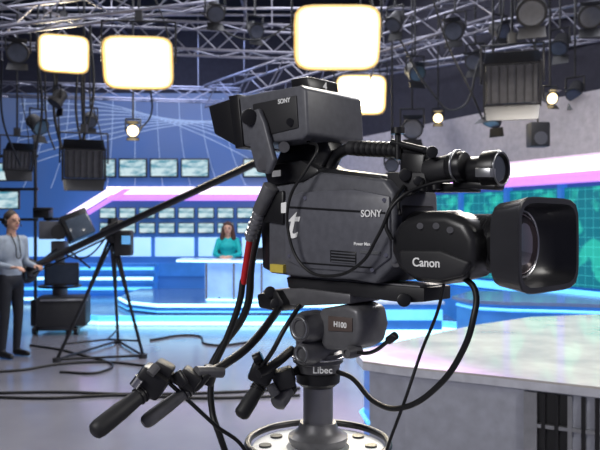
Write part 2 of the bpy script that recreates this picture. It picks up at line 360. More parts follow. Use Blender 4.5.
# ------------------------------------------------ right foreground desk
rd=empty('presenter_desk',(1.6,5,0))
RT,N,L,b=nodes_mat('desk_top_gloss')
tc=N.new('ShaderNodeTexCoord'); no=N.new('ShaderNodeTexNoise'); no.inputs['Scale'].default_value=3; no.inputs['Detail'].default_value=6; L.new(tc.outputs['Object'],no.inputs['Vector'])
r=N.new('ShaderNodeValToRGB'); r.color_ramp.elements[0].position=.35; r.color_ramp.elements[0].color=(.55,.51,.50,1); r.color_ramp.elements[1].position=.7; r.color_ramp.elements[1].color=(.88,.83,.76,1)
L.new(no.outputs['Fac'],r.inputs['Fac']); L.new(r.outputs['Color'],b.inputs['Base Color']); b.inputs['Roughness'].default_value=.10; b.inputs['Specular IOR Level'].default_value=1.0; b.inputs['Coat Weight'].default_value=.6
EDG=mat('desk_edge_white',(.75,.77,.85),.25)
tp=[(356,353),(363,361),(400,366),(480,374),(600,387),(700,396),(720,333),(690,312),(600,314),(530,317),(475,325),(400,341),(362,350)]
tpw=[Z(x,y,.75) for x,y in tp]
extrude('desk_top',tpw,(0,0,-.012),RT,rd); extrude('desk_top_edge',[p-Vector((0,0,.012)) for p in tpw],(0,0,-.045),EDG,rd)
PN=mat('desk_panel_white',(.50,.52,.60),.35); PB=mat('desk_panel_blue_lit',(.06,.2,.6),.3,em=(.05,.25,1),es=.3)  # blue panel: blue light put into its colour and glow
ct=sum(tpw,Vector())/len(tpw)
ins=[ct+(p-ct)*.955 for p in tpw]
def strip(name,pts,z0,z1,m):
    bm=bmesh.new(); a=[bm.verts.new((p.x,p.y,z0)) for p in pts]; c=[bm.verts.new((p.x,p.y,z1)) for p in pts]
    for i in range(len(pts)-1): bm.faces.new((a[i],a[i+1],c[i+1],c[i]))
    o=mk(name,bm,m,rd); s=o.modifiers.new('S','SOLIDIFY'); s.thickness=.02; return o
strip('front_panel',ins[1:6],0,.70,PN); strip('back_panel',[ins[8],ins[9],ins[10],ins[11],ins[12],ins[0],ins[1]],0,.70,PB); strip('side_panel',[ins[5],ins[6],ins[7],ins[8]],0,.70,PN)
sticks('panel_seam',[((p.x,p.y-.012,.05),(p.x,p.y-.012,.7),.004) for p in (ins[3],ins[2]+(ins[3]-ins[2])*.1,ins[3]+(ins[4]-ins[3])*.45)],BLK2,rd)
f1=ins[3]+(ins[4]-ins[3])*.46; f2=ins[4]+(ins[5]-ins[4])*.5
an=math.atan2(f2.y-f1.y,f2.x-f1.x)
MM=Matrix.Translation((f1+f2)/2)@Matrix.Rotation(an,4,'Z'); Lf=(f2-f1).length
MM.translation.z=0
box('niche_back',(0,-.018,.35),(Lf,.02,.66),BLK2,rd,M=MM)
n=9
for i in range(n): box(f'niche_post_{i+1}',(-Lf/2+Lf*i/(n-1),-.04,.35),(.022 if i else .07,.03,.66),LGR if i%3==0 else BLK,rd,M=MM)
box('niche_shelf',(0,-.04,.5),(Lf,.028,.02),LGR,rd,M=MM)
sticks('desk_led',[((ins[i].x-.02,ins[i].y-.02,.36),(ins[j].x-.02,ins[j].y-.02,.36),.014) for i,j in ((11,12),(12,0),(0,1))],CY,rd)
# second desk
sd=empty('curved_counter',(3.2,8.5,0))
tp2=[(452,296),(470,300),(510,302),(560,303),(620,305),(640,301),(560,293),(520,291),(470,291)]
t2=[Z(x,y,.70) for x,y in tp2]
extrude('counter_top',t2,(0,0,-.04),mat('counter_blue_top',(.16,.24,.44),.15),sd)
c2=sum(t2,Vector())/len(t2); i2=[c2+(p-c2)*.94 for p in t2]
extrude('counter_body',[Vector((p.x,p.y,.0)) for p in i2],(0,0,.66),BLU,sd)
for z,m in((.10,CYW),(.60,CY)):
    sticks(f'counter_led_{int(z*100)}',[((a.x,a.y-.015,z),(c.x,c.y-.015,z),.018) for a,c in zip(i2[:5],i2[1:5])],m,sd)
# lit podium between the counters
pd=empty('blue_podium',(1.3,9.6,0))
box('podium_core',(1.35,9.6,.27),(1.1,.5,.54),BLU,pd,bev=.02); box('podium_top',(1.35,9.6,.56),(1.16,.56,.04),DT,pd,bev=.01); box('podium_led',(1.35,9.34,.12),(1.1,.03,.16),CYW,pd); box('podium_led_upper',(1.35,9.34,.4),(1.1,.03,.14),CY,pd)
# ------------------------------------------------ trusses
def truss(name,p1,p2,w=.32,r=.022,bay=.42):
    p1=Vector(p1);p2=Vector(p2);d=(p2-p1);Lh=d.length;d.normalize(); s=d.cross(UP).normalized();u=s.cross(d).normalized()
    off=[s*w/2+u*w/2,-s*w/2+u*w/2,-s*w/2-u*w/2,s*w/2-u*w/2]; n=max(2,int(Lh/bay)); sg=[]
    for o in off: sg.append((p1+o,p2+o,r))
    for i in range(n):
        a=p1+d*Lh*i/n;c=p1+d*Lh*(i+1)/n
        for k in range(4):
            o1,o2=off[k],off[(k+1)%4]
            if i%2: o1,o2=o2,o1
            sg.append((a+o1,c+o2,r*.5))
    for t in(.15,.85):
        p=p1+d*Lh*t; sg.append((p+u*w/2,Vector((p.x,p.y,6.2)),.01))
    return sticks(name,sg,ALU,seg=7)
truss('lighting_truss',S(-60,30,11),S(330,44,11),.42)
truss('lighting_truss',S(213,98,13.5),S(500,4,9.5),.42)
truss('lighting_truss',S(352,66,13.5),S(660,10,8.6),.42)
truss('lighting_truss',S(-40,22,8),S(215,-8,8.6),.3)
truss('lighting_truss',S(-40,88,13.5),S(240,96,13.5),.25,r=.018)
truss('lighting_truss',S(430,85,13),S(640,70,10),.25,r=.018)
pg=[]
for z,y in((5.3,9),(5.0,11),(5.5,13)): pg.append(((-8,y,z),(6 if y<11 else 3,y,z),.025))
for x in (-6,-3.5,-1,1.5): pg.append(((x,8,5.45),(x,15,5.45),.025)); pg.append(((x,9,5.4),(x,9,6.2),.012)); pg.append(((x,13,5.4),(x,13,6.2),.012))
sticks('ceiling_pipe_grid',pg,ALU)
# ------------------------------------------------ lamps
LD,N,L,b=nodes_mat('lamp_diffuser')
at=N.new('ShaderNodeTexCoord'); mp=N.new('ShaderNodeMapping'); mp.inputs['Location'].default_value=(-1,0,-1); mp.inputs['Scale'].default_value=(2,0,2)
L.new(at.outputs['Generated'],mp.inputs[0])
def vm(op,a,bv=None):
    n_=N.new('ShaderNodeVectorMath'); n_.operation=op; L.new(a,n_.inputs[0])
    if bv is not None: L.new(bv,n_.inputs[1])
    return n_
ab=vm('ABSOLUTE',mp.outputs[0]); sq=vm('MULTIPLY',ab.outputs[0],ab.outputs[0]); q4=vm('MULTIPLY',sq.outputs[0],sq.outputs[0]); ln=vm('LENGTH',q4.outputs[0])
r=N.new('ShaderNodeValToRGB'); e=r.color_ramp.elements; e[0].position=.0; e[0].color=(1,.88,.62,1); e[1].position=1.0; e[1].color=(.024,.014,.0028,1)
x=e.new(.35); x.color=(.30,.23,.11,1); x=e.new(.7); x.color=(.050,.034,.010,1)
L.new(ln.outputs['Value'],r.inputs['Fac']); L.new(r.outputs['Color'],b.inputs['Emission Color']); b.inputs['Emission Strength'].default_value=48; b.inputs['Base Color'].default_value=(.8,.8,.8,1)
HALO=mat('warm_halo_glow',(.5,.4,.2),.7,em=(1,.60,.16),es=.5,var=.2)  # warm glow standing in for the halo around lit lamps
def softlight(c,w,h,aim,lit=True,dp=.16,name='studio_softlight'):
    c=Vector(c); e=empty(name,c); d=Vector(aim).normalized()
    M=Matrix.Translation(c)@d.to_track_quat('-Y','Z').to_matrix().to_4x4()
    box('housing',(0,dp*.55,0),(w*.94,dp,h*.94),BLK2,e,M=M,bev=.02)
    for i in range(5): box(f'fin_{i+1}',((i-2)*w*.17,dp*1.1,0),(.012,.05,h*.7),BLK,e,M=M)
    if lit:
        bm=bmesh.new(); rings=[]
        for sc,yy in((.2,-.075),(.5,-.065),(.75,-.05),(.92,-.03),(1.0,-.005),(1.0,.02)):
            rg=[]
            for i in range(48):
                a=2*math.pi*i/48; c_,s_=math.cos(a),math.sin(a); rr=(abs(c_)**6+abs(s_)**6)**(-1/6)
                rg.append(bm.verts.new((w*.5*sc*c_*rr,yy,h*.5*sc*s_*rr)))
            rings.append(rg)
        bm.faces.new(rings[0])
        for a,b_ in zip(rings,rings[1:]):
            for i in range(48): bm.faces.new((a[i],a[(i+1)%48],b_[(i+1)%48],b_[i]))
        mk('diffuser',bm,LD,e,smooth=True,M=M)
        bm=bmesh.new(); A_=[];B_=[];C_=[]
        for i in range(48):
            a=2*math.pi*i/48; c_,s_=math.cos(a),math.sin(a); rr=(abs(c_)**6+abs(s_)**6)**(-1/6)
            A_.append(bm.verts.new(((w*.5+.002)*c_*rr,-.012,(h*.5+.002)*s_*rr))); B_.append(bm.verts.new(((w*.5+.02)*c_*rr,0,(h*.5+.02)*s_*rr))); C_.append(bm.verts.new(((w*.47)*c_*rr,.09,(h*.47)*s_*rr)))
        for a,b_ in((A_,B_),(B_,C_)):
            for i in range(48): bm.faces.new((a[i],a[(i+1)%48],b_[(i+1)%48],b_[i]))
        mk('halo_rim',bm,HALO,e,smooth=True,M=M)  # glowing rim added around the diffuser to imitate its halo
    else:
        box('louvre_back',(0,-.01,0),(w*.9,.02,h*.88),mat('unlit_reflector',(.12,.12,.13),.3,.5),e,M=M)
        for i in range(6): box(f'louvre_{i+1}',((i-2.5)*w*.15,-.035,0),(.008,.03,h*.86),BLK,e,M=M)
        for n_,x,z,sx,sz in(('top',0,h/2,w+.03,.03),('bottom',0,-h/2,w+.03,.03),('left',-w/2,0,.03,h),('right',w/2,0,.03,h)):
            box('frame_'+n_,(x,-.03,z),(sx,.05,sz),BLK,e,M=M)
        for n_,z,sg in(('top',h/2,1),('bottom',-h/2,-1)):
            extrude('barn_door_'+n_,[M@Vector((-w/2,-.05,z)),M@Vector((w/2,-.05,z)),M@Vector((w*.46,-.2,z+sg*.13)),M@Vector((-w*.46,-.2,z+sg*.13))],M.to_3x3()@Vector((0,0,.006)),BLK,e)
    hl=M@Vector((-w/2-.04,dp*.5,0)); hr=M@Vector((w/2+.04,dp*.5,0)); top=c+UP*(h/2+.22)
    tl=Vector((hl.x,hl.y,top.z)); tr=Vector((hr.x,hr.y,top.z)); tm=(tl+tr)/2
    sticks('yoke',[(hl,tl,.012),(hr,tr,.012),(tl,tr,.012),(tm,Vector((tm.x,tm.y,min(6.2,tm.z+2.2))),.016)],BLK,e)
    box('clamp',tm+Vector((0,0,.06)),(.08,.08,.12),BLK2,e)
    tube('power_cable',[M@Vector((w*.2,dp*1.1,0)),M@Vector((w*.3,dp+.15,-h*.5)),M@Vector((w*.45,dp+.1,h*.2)),Vector((tm.x+.05,tm.y+.05,tm.z+.6))],.008,RUB,e)
    return e
softlight(S(138,63,8.2),.78,.58,(.1,-1,-.35))
softlight(S(337,38,7.6),.90,.66,(.0,-1,-.4))
softlight(S(64,54,9.2),.60,.46,(.35,-1,-.4))
softlight(S(361,95,10.5),.72,.56,(.0,-1,-.3))
softlight(S(512,84,7.6),.58,.46,(-.3,-1,-.35),lit=False)
softlight(S(84,164,9.5),.55,.42,(.3,-1,-.2),lit=False)
softlight(S(18,160,10.5),.40,.30,(.6,-1,-.3),lit=False)
WL=mat('lens_glow',(.9,.9,.8),.3,em=(1,.75,.35),es=4)
LN=mat('lens_off',(.08,.09,.12),.1)
def fresnel(c,r,aim,lit=False,name='fresnel_spotlight'):
    c=Vector(c); e=empty(name,c); d=Vector(aim).normalized()
    lathe('housing',c-d*r*1.6,d,[(0,r*.55),(r*.3,r*.85),(r*1.8,r*.95),(r*1.85,r*1.08),(r*2.3,r*1.08),(r*2.3,r*.9)],BLK2,e,seg=24)
    cyl('lens',c+d*r*.66,c+d*r*.74,r*.88,WL if lit else LN,e)
    s=d.cross(UP).normalized()
    for i,(sx,sz) in enumerate(((0,1),(0,-1))):
        u=s.cross(d).normalized()*sz; a=c+d*r*.7+u*r
        extrude(f'barn_door_{i+1}',[a-s*r*.9,a+s*r*.9,a+s*r*1.0+d*r*.9+u*r*.5,a-s*r*1.0+d*r*.9+u*r*.5],u*.006,BLK,e)
    top=c+UP*r*1.9
    sticks('yoke',[(c-s*r*1.15,c-s*r*1.15+UP*r*1.9,.012),(c+s*r*1.15,c+s*r*1.15+UP*r*1.9,.012),(c-s*r*1.15+UP*r*1.9,c+s*r*1.15+UP*r*1.9,.012),(top,Vector((top.x,top.y,min(6.2,top.z+1.9))),.014)],BLK,e)
    return e
fresnel(S(18,52,9),.13,(.3,-1,-.4)); fresnel(S(38,125,10),.12,(.8,-.5,-.6))
fresnel(S(133,131,10),.09,(.2,-1,-.1),True); fresnel(S(57,100,9.6),.1,(-.5,-.5,-1)); fresnel(S(493,118,8),.1,(-.4,-.3,-1))
fresnel(S(412,128,10.5),.15,(-.1,-1,-.3)); fresnel(S(550,98,8),.07,(.2,-1,-.3),True); fresnel(S(532,10,7.5),.15,(-.4,-1,-.7)); fresnel(S(590,15,8),.13,(-.3,-1,-.6)); fresnel(S(415,72,10),.12,(.3,-1,-.5))
fresnel(S(90,120,11),.1,(.3,-1,-.8)); fresnel(S(215,12,8),.1,(.3,-1,-.8)); fresnel(S(475,60,10),.12,(-.5,-.8,-.6)); fresnel(S(455,30,9),.12,(-.5,-1,-.5))
fresnel(S(392,165,9.5),.09,(-.2,-1,-.2)); fresnel(S(438,118,11),.08,(-.2,-1,-.2),True); fresnel(S(500,30,9),.10,(.5,-1,-.5)); fresnel(S(560,45,9),.11,(-.5,-.6,-.8)); fresnel(S(575,92,9),.10,(-.5,-.6,-.8)); fresnel(S(395,22,8.5),.10,(-.5,-.6,-.8)); fresnel(S(255,30,9.5),.10,(.5,-1,-.7))
sp_=empty('ceiling_loudspeaker',S(538,135,8.6)); box('cabinet',S(538,135,8.6),(.24,.2,.3),BLK2,sp_,bev=.02); cyl('bracket',S(538,125,8.6),S(538,125,8.6)+Vector((0,.2,2.2)),.012,BLK,sp_)
cyl('driver',S(538,139,8.6)+Vector((0,-.1,0)),S(538,139,8.6)+Vector((0,-.115,0)),.08,GRY,sp_)
hc=[]
def hang(pts,r=.012):
    hc.append(([S(*p) for p in pts],r))
hang([(44,-10,9.6),(45,70,9.6),(48,130,9.6),(55,150,9.6)]); hang([(50,-10,9.7),(52,60,9.7),(58,110,9.7),(60,150,9.7)]); hang([(84,30,9.8),(82,90,9.8),(85,150,9.8)],.02); hang([(90,30,9.8),(93,100,9.8),(80,150,9.8)],.02)
hang([(78,70,9.8),(76,110,9.8),(82,148,9.8)],.018); hang([(56,70,9.9),(54,110,9.9),(62,150,9.9)],.022); hang([(38,60,9.8),(42,110,9.8),(36,150,9.8)],.018)
hang([(150,85,8.6),(152,110,9),(140,130,9.8)]); hang([(400,40,9),(430,90,9),(455,110,9),(480,60,9)],.014); hang([(370,-10,8),(378,40,8),(370,80,9)],.012); hang([(505,-10,8),(500,30,8),(487,70,8.1),(485,110,8.2)],.012)
hang([(430,-10,8),(450,50,8),(470,90,8),(483,120,8)],.012); hang([(2,60,9),(3,120,9.5),(20,165,10)],.014); hang([(190,5,9),(250,40,9),(300,20,9)],.012)
hcE=empty('hanging_cables',(0,9,5))
for i,(p,r_) in enumerate(hc): tube(f'cable_{i+1}',p,r_,RUB,hcE)
# ------------------------------------------------ crane on tripod (left)
cr=empty('camera_crane',Z(100,356,0))
ap=S(113,236,8.4); feet=[Z(57,362,0),Z(143,358,0),Z(118,343,0)]
sg=[]
for f in feet:
    m_=ap.lerp(f,.55)
    sg+= [(ap+(f-ap)*.02+Vector((.02,0,0)),m_,.018),(ap+(f-ap)*.02-Vector((.03,0,0)),m_,.018),(m_,f+Vector((0,0,.03)),.02)]
mids=[ap.lerp(f,.86) for f in feet]; cn=sum(mids,Vector())/3; cn.z=mids[0].z-.02
sg+=[(cn,m_,.012) for m_ in mids]; sg+=[(feet[i]+Vector((0,0,.03)),feet[(i+1)%3]+Vector((0,0,.03)),.016) for i in range(3)]
sticks('tripod_legs',sg,BLK,cr)
for i,f in enumerate(feet): cyl(f'foot_{i+1}',f,f+Vector((0,0,.05)),.05,BLK2,cr)
lathe('tripod_bowl',ap-UP*.08,UP,[(0,.05),(.05,.09),(.14,.1),(.16,.07),(.3,.06)],BLK,cr,seg=24)
box('pan_box',S(124,243,8.3),(.20,.16,.30),BLK2,cr,bev=.02); box('pan_box_screen',S(126,240,8.2),(.1,.01,.1),mat('small_screen',(.1,.3,.5),.3,em=(.1,.3,.6),es=1),cr)
A0=S(22,272,8.9); A1=S(112,228,8.3); A2=S(262,160,6.4)
cyl('boom',A0,A2,.042,BLK,cr,r2=.036); cyl('boom_rod',A0+UP*-.09,A1+UP*-.09,.012,BLK,cr)
cyl('boom_sleeve',A1.lerp(A0,.08),A1.lerp(A2,.08),.055,BLK2,cr)
for i,t in enumerate((.02,.05,.08)):
    p=A0.lerp(A1,t); dd=(A1-A0).normalized(); cyl(f'counterweight_{i+1}',p,p+dd*.05,.17-.02*i,BLK2,cr,bev=.01)
box('crane_head',A2,(.14,.14,.16),BLK,cr,bev=.02)
tube('boom_cable',[A1+Vector((0,-.05,-.05)),A1+Vector((-.3,-.1,-.35)),A1+Vector((-.6,0,-.3)),A0.lerp(A1,.3)],.01,RUB,cr)
# ------------------------------------------------ teleprompter camera cart
tc_=empty('teleprompter_camera',Z(62,331,0)); bx=lambda n,x,y,d,s,m=BLK2,rz=0,bev=.015,rot=None: box(n,S(x,y,d),s,m,tc_,rz=rz,bev=bev,rot=rot)
RX=Matrix.Rotation(math.radians(-25),4,'Y')@Matrix.Rotation(.4,4,'Z')
dD=1120/106
k=dD/700
bx('camera_body',52,230,dD,(24*k,.3,18*k),GRY,rz=.3); bx('camera_handle',52,219,dD,(16*k,.05,3*k),BLK,rz=.3); bx('prompter_hood',77,226,dD-.15,(26*k,.35,26*k),BLK,rot=RX); bx('prompter_screen',80,226,dD-.36,(22*k,.02,20*k),mat('prompter_glass',(.08,.1,.13),.1),rot=RX)
lathe('camera_lens',S(58,232,dD-.15),(.4,-1,0),[(0,.09),(.1,.1),(.22,.11),(.22,.08)],BLK,tc_,seg=24)
bx('viewfinder',43,213,dD-.1,(16*k,.2,10*k),BLK); cyl('viewfinder_arm',S(44,216,dD),S(52,226,dD),.02,BLK,tc_); bx('viewfinder_sunshade',43,209,dD-.2,(18*k,.12,3*k),BLK)
bx('pan_head',60,248,dD,(14*k,.2,14*k),GRY2); cyl('column',S(60,255,dD),S(60,318,dD),.07,GRY2,tc_); cyl('column_lower',S(60,285,dD),S(60,322,dD),.11,GRY2,tc_)
bx('monitor',62,274,dD-.3,(32*k,.12,22*k),BLK,rz=.2); bx('monitor_screen',62,274,dD-.37,(28*k,.01,18*k),mat('dark_screen',(.03,.04,.06),.15),rz=.2,bev=0)
bx('equipment_case',64,310,dD-.2,(46*k,.5,28*k),BLK2,rz=.15); bx('cable_box',42,312,dD,(16*k,.3,26*k),BLK); bx('pedestal_base',62,325,dD,(40*k,.6,6*k),GRY2)
bx('case_trim',64,300,dD-.46,(44*k,.01,.03),LGR,rz=.15)
torus('steering_ring',S(60,286,dD),UP,.3,.018,BLK,tc_)
for i,(x,dy) in enumerate(((44,-.35),(84,-.35),(62,.3))): p=Z(x,331,0); cyl(f'caster_{i+1}',Vector((p.x-.03,p.y+dy,.06)),Vector((p.x+.03,p.y+dy,.06)),.06,BLK,tc_)
sticks('pan_bars',[(S(60,246,dD),S(40,262,dD-.5),.015),(S(64,246,dD),S(90,268,dD-.4),.015)],BLK,tc_)
# floor cables
fc=empty('floor_cables',(-2,7,0.01))
for i,pts in enumerate(([(-10,372),(20,370),(60,364),(100,362),(150,366)],[(-10,393),(60,392),(130,394),(230,392),(300,388)],[(-10,397),(50,398),(120,395),(200,398),(300,395)],[(30,345),(70,352),(100,372),(60,372)],[(150,340),(190,335),(215,345),(250,342)])):
    tube(f'floor_cable_{i+1}',[Z(x,y,.014) for x,y in pts],.014,RUB,fc)
# ================================================= FOREGROUND BROADCAST CAMERA
A=math.radians(45); F=Vector((math.cos(A),-math.sin(A),0)); NV=Vector((-math.sin(A),-math.cos(A),0)); O=Vector((.04,1.55,0))
def Lp(px,py,v=0):
    r_=Vector(((px-300)/FP,1,-(py-225)/FP)); t=(O.dot(NV)+v)/r_.dot(NV); p=r_*t; return Vector((p.x,p.y,p.z+CZ))
def R(u,v,z): p=O+F*u+NV*v; return Vector((p.x,p.y,z))
cam_=empty('broadcast_camera',(O.x,O.y,1.45))
def prism(name,pts,v1,v0,m,bev=.004,seg=2,par=None):
    return extrude(name,[Lp(x,y,v1) for x,y in pts],NV*(v0-v1),m,par or cam_,bev=bev,seg=seg)
# body
prism('camera_body',[(268,187),(302,182),(319,172),(384,179),(394,192),(397,262),(375,284),(350,280),(300,277),(268,273)],.07,-.075,GRY,.008,3)
prism('side_panel',[(284,200),(300,192),(352,189),(389,196),(390,258),(370,273),(302,268),(285,260)],.076,.068,mat('side_panel_grey',(.13,.133,.155),.36,scale=60),.005)
prism('side_groove',[(286,206),(385,212),(385,214),(286,208)],.0772,.075,BLK,0)
prism('side_groove_lower',[(300,262),(372,267),(372,268.5),(300,263.5)],.0772,.075,BLK,0)
prism('vent_recess',[(330,250),(356,252),(356,264),(330,262)],.0775,.075,BLK,.001)
for i in range(4): prism(f'vent_slat_{i+1}',[(331,251.5+i*3),(355,253.5+i*3),(355,254.8+i*3),(331,252.8+i*3)],.079,.076,GRY,0)
prism('top_panel',[(300,182),(322,168),(380,175),(384,180),(320,175)],.055,-.06,BLK,.003)
prism('rear_block',[(259,190),(270,184),(270,272),(262,268)],.05,-.06,BLK,.006)
prism('battery_plate',[(262,196),(283,190),(283,225),(262,222)],.078,.0,BLK,.006)
text('logo_mark','t',Lp(291,224,.0785),F,UP,.095,WHT,cam_,shear=.3)
prism('logo_dash',[(281,203),(286,202),(286,213),(281,213)],.0785,.077,WHT,0)
text('maker_lettering','SONY',Lp(371,220,.0785)+UP*.012,F,UP,.019,WHT,cam_)
text('side_label','Power Max',Lp(362,244,.0785),F,UP,.009,WHT,cam_)
prism('label_box',[(360,250),(380,252),(380,255),(360,253)],.0782,.076,LGR,0)
prism('number_sticker',[(270,264),(283,265),(283,273),(270,272)],.079,.066,YEL,0)
for i,(x,y) in enumerate(((384,200),(386,255),(289,256),(372,270),(305,198))): cyl(f'screw_{i+1}',Lp(x,y,.07),Lp(x,y,.079),.004,SIL,cam_,seg=12)
prism('front_block',[(384,196),(402,205),(405,262),(386,272)],.05,-.06,BLK,.006)
cyl('front_switch',Lp(396,262,.05),Lp(396,262,.065),.01,GRY2,cam_)
# lens
LZ=1.567
LB=mat('lens_satin_black',(.02,.02,.022),.32)
lathe('lens_barrel',R(.19,0,LZ),F,[(0,.045),(.04,.05),(.05,.060),(.17,.060),(.18,.052),(.19,.054)]+sum([[(.195+.008*i,.053),(.199+.008*i,.050)] for i in range(8)],[])+[(.265,.056),(.272,.064),(.285,.066),(.295,.05)],LB,cam_,seg=56)
prism('lens_drive_unit',[(389,236),(398,220),(420,212),(446,212),(466,220),(476,238),(477,262),(464,278),(440,285),(414,282),(396,270),(389,252)],.082,-.01,LB,.022,5)
prism('lens_drive_cap',[(398,250),(440,250),(470,262),(462,276),(438,281),(414,278),(400,268)],.087,.07,BLK2,.006,3)
text('lens_lettering','Canon',Lp(426,263,.0885),F,UP,.022,WHT,cam_)
for i,(x,y) in enumerate(((420,226),(436,226),(450,230))): cyl(f'lens_button_{i+1}',Lp(x,y,.078),Lp(x,y,.086),.006,GRY2,cam_,seg=14)
def loop(u,hv,hz,n=40,e=5.0):
    out=[]
    for i in range(n):
        a=2*math.pi*i/n; c_,s_=math.cos(a),math.sin(a)
        rr=(abs(c_)**e+abs(s_)**e)**(-1/e); out.append(R(u,hv*c_*rr,LZ+hz*s_*rr))
    return out
bm=bmesh.new(); rings=[]
for u,hv,hz,e in((.462,.066,.060,2.2),(.472,.080,.066,3),(.480,.098,.072,4.5),(.526,.108,.077,6),(.535,.111,.079,6),(.537,.109,.077,6),(.5365,.101,.069,6),(.505,.092,.064,5),(.488,.076,.063,2.6),(.482,.058,.058,2)):
    rings.append([bm.verts.new(p) for p in loop(u,hv,hz,e=e)])
for a,c in zip(rings,rings[1:]):
    for i in range(40): bm.faces.new((a[i],a[(i+1)%40],c[(i+1)%40],c[i]))
mk('lens_hood',bm,mat('hood_satin',(.035,.035,.04),.33),cam_,smooth=True)
GL,N,L,b=nodes_mat('coated_glass')
lw=N.new('ShaderNodeLayerWeight'); lw.inputs[0].default_value=.5; r=N.new('ShaderNodeValToRGB'); r.color_ramp.elements[0].color=(.14,.34,.36,1); r.color_ramp.elements[1].color=(.65,.38,.42,1); L.new(lw.outputs['Facing'],r.inputs[0]); L.new(r.outputs[0],b.inputs['Base Color']); b.inputs['Metallic'].default_value=.9; b.inputs['Roughness'].default_value=.08; b.inputs['Coat Weight'].default_value=1
lathe('front_glass',R(.480,0,LZ),F,[(0,.056),(.006,.053),(.013,.044),(.018,.030),(.021,.014),(.0215,.001)],GL,cam_)
torus('glass_ring',R(.486,0,LZ),F,.057,.003,SIL,cam_)
# viewfinder
prism('viewfinder_case',[(230,98),(300,85),(306,89),(308,134),(302,139),(236,147)],.095,-.085,GRY,.006,3)
prism('viewfinder_hood',[(208,106),(232,98),(237,147),(214,134)],.098,-.09,BLK,.004)
prism('viewfinder_lip',[(228,96),(238,94),(243,147),(235,149)],.1,-.09,BLK,.003)
prism('viewfinder_front',[(300,92),(312,96),(313,128),(303,134)],.07,-.065,BLK2,.006)
prism('tally_lamp',[(290,79),(308,76),(310,90),(292,92)],.045,-.05,BLK,.004)
prism('viewfinder_side_plate',[(252,104),(296,95),(298,128),(256,138)],.098,.09,BLK2,.003)
text('tally_number','4',Lp(309.5,84,.045)-NV*.047+F*.002,-NV,UP,.026,WHT,cam_)
text('viewfinder_front_lettering','SONY',Lp(312.8,101,.07)-NV*.07+F*.002,-NV,UP,.018,WHT,cam_)
text('viewfinder_lettering','SONY',Lp(284,101,.1),F,UP,.014,WHT,cam_)
prism('viewfinder_bracket',[(244,114),(258,108),(264,122),(274,160),(268,174),(256,172),(250,150)],.112,.098,GRY,.005,3)
cyl('bracket_knob',Lp(249,117,.11),Lp(249,117,.125),.018,BLK,cam_,bev=.003); cyl('bracket_pivot',Lp(264,164,.0),Lp(264,164,.116),.014,GRY2,cam_)
for i,(x,y) in enumerate(((262,128),(290,122))): cyl(f'vf_knob_{i+1}',Lp(x,y,.095),Lp(x,y,.104),.008,BLK,cam_)
prism('viewfinder_stand',[(284,140),(326,136),(330,152),(318,176),(282,180),(272,170)],.02,-.03,BLK,.006)
prism('stand_base',[(262,166),(300,160),(318,168),(320,180),(268,186)],.05,-.06,BLK,.005)
prism('white_tag',[(272,171),(280,170),(280,176),(272,177)],.052,.049,WHT,0)
cyl('stand_pin',Lp(284,147,.09),Lp(284,147,-.08),.012,GRY2,cam_)
# handle
tube('top_handle',[Lp(x,y,0) for x,y in((328,178),(333,160),(345,150),(362,148),(400,151),(424,153),(432,158))],.0125,BLK,cam_)
tube('handle_grip',[Lp(x,y,0) for x,y in((350,148),(375,149),(402,151))],.0155,BLK2,cam_)
for i in range(8): cyl(f'handle_rib_{i+1}',Lp(356+i*5.5,148.3+i*.25,0),Lp(358.5+i*5.5,148.4+i*.25,0),.0165,BLK,cam_)
prism('handle_front_post',[(400,152),(424,154),(420,190),(398,188)],.018,-.02,BLK,.005)
prism('handle_front_block',[(386,172),(424,172),(428,192),(388,190)],.045,-.04,BLK2,.005)
for i,(x,y,r_) in enumerate(((405,175,.012),(418,181,.009),(432,152,.011))): cyl(f'handle_knob_{i+1}',Lp(x,y,.02),Lp(x,y,.055),r_,BLK,cam_,bev=.002)
cyl('accessory_rail',Lp(398,160,.02),Lp(398,130,.02),.006,BLK,cam_); cyl('accessory_rail_head',Lp(398,128,.02),Lp(398,134,.02),.014,BLK,cam_)
cyl('accessory_bar',Lp(392,142,.02),Lp(425,150,.02),.006,BLK,cam_)
cyl('mic_tube',Lp(428,172,.02),Lp(452,167,.02),.024,BLK2,cam_,bev=.004); cyl('mic_foam',Lp(450,167,.02),Lp(466,166,.02),.027,BLK,cam_,bev=.006); torus('mic_ring',Lp(458,166,.02),F,.0275,.0025,LGR,cam_)
cyl('mic_clamp',Lp(432,160,.02),Lp(436,190,.02),.01,BLK,cam_)
EPo=Lp(462,171,.0)
lathe('eyepiece_barrel',EPo,F,[(0,.018),(.01,.025),(.045,.025),(.05,.033),(.075,.033),(.08,.031),(.08,.026),(.074,.022)],BLK,cam_)
cyl('eyepiece_glass',EPo+F*.068,EPo+F*.075,.024,LN,cam_); torus('eyepiece_ring',EPo+F*.0795,F,.029,.002,LGR,cam_)
prism('eyepiece_label',[(475,168),(490,168),(490,177),(475,177)],.040,.02,LGR,.001)
prism('eyepiece_mount',[(452,180),(496,184),(494,190),(452,188)],.015,-.02,BLK,.003)
prism('eyepiece_arm',[(424,182),(470,184),(470,192),(424,192)],.01,-.03,BLK,.003)
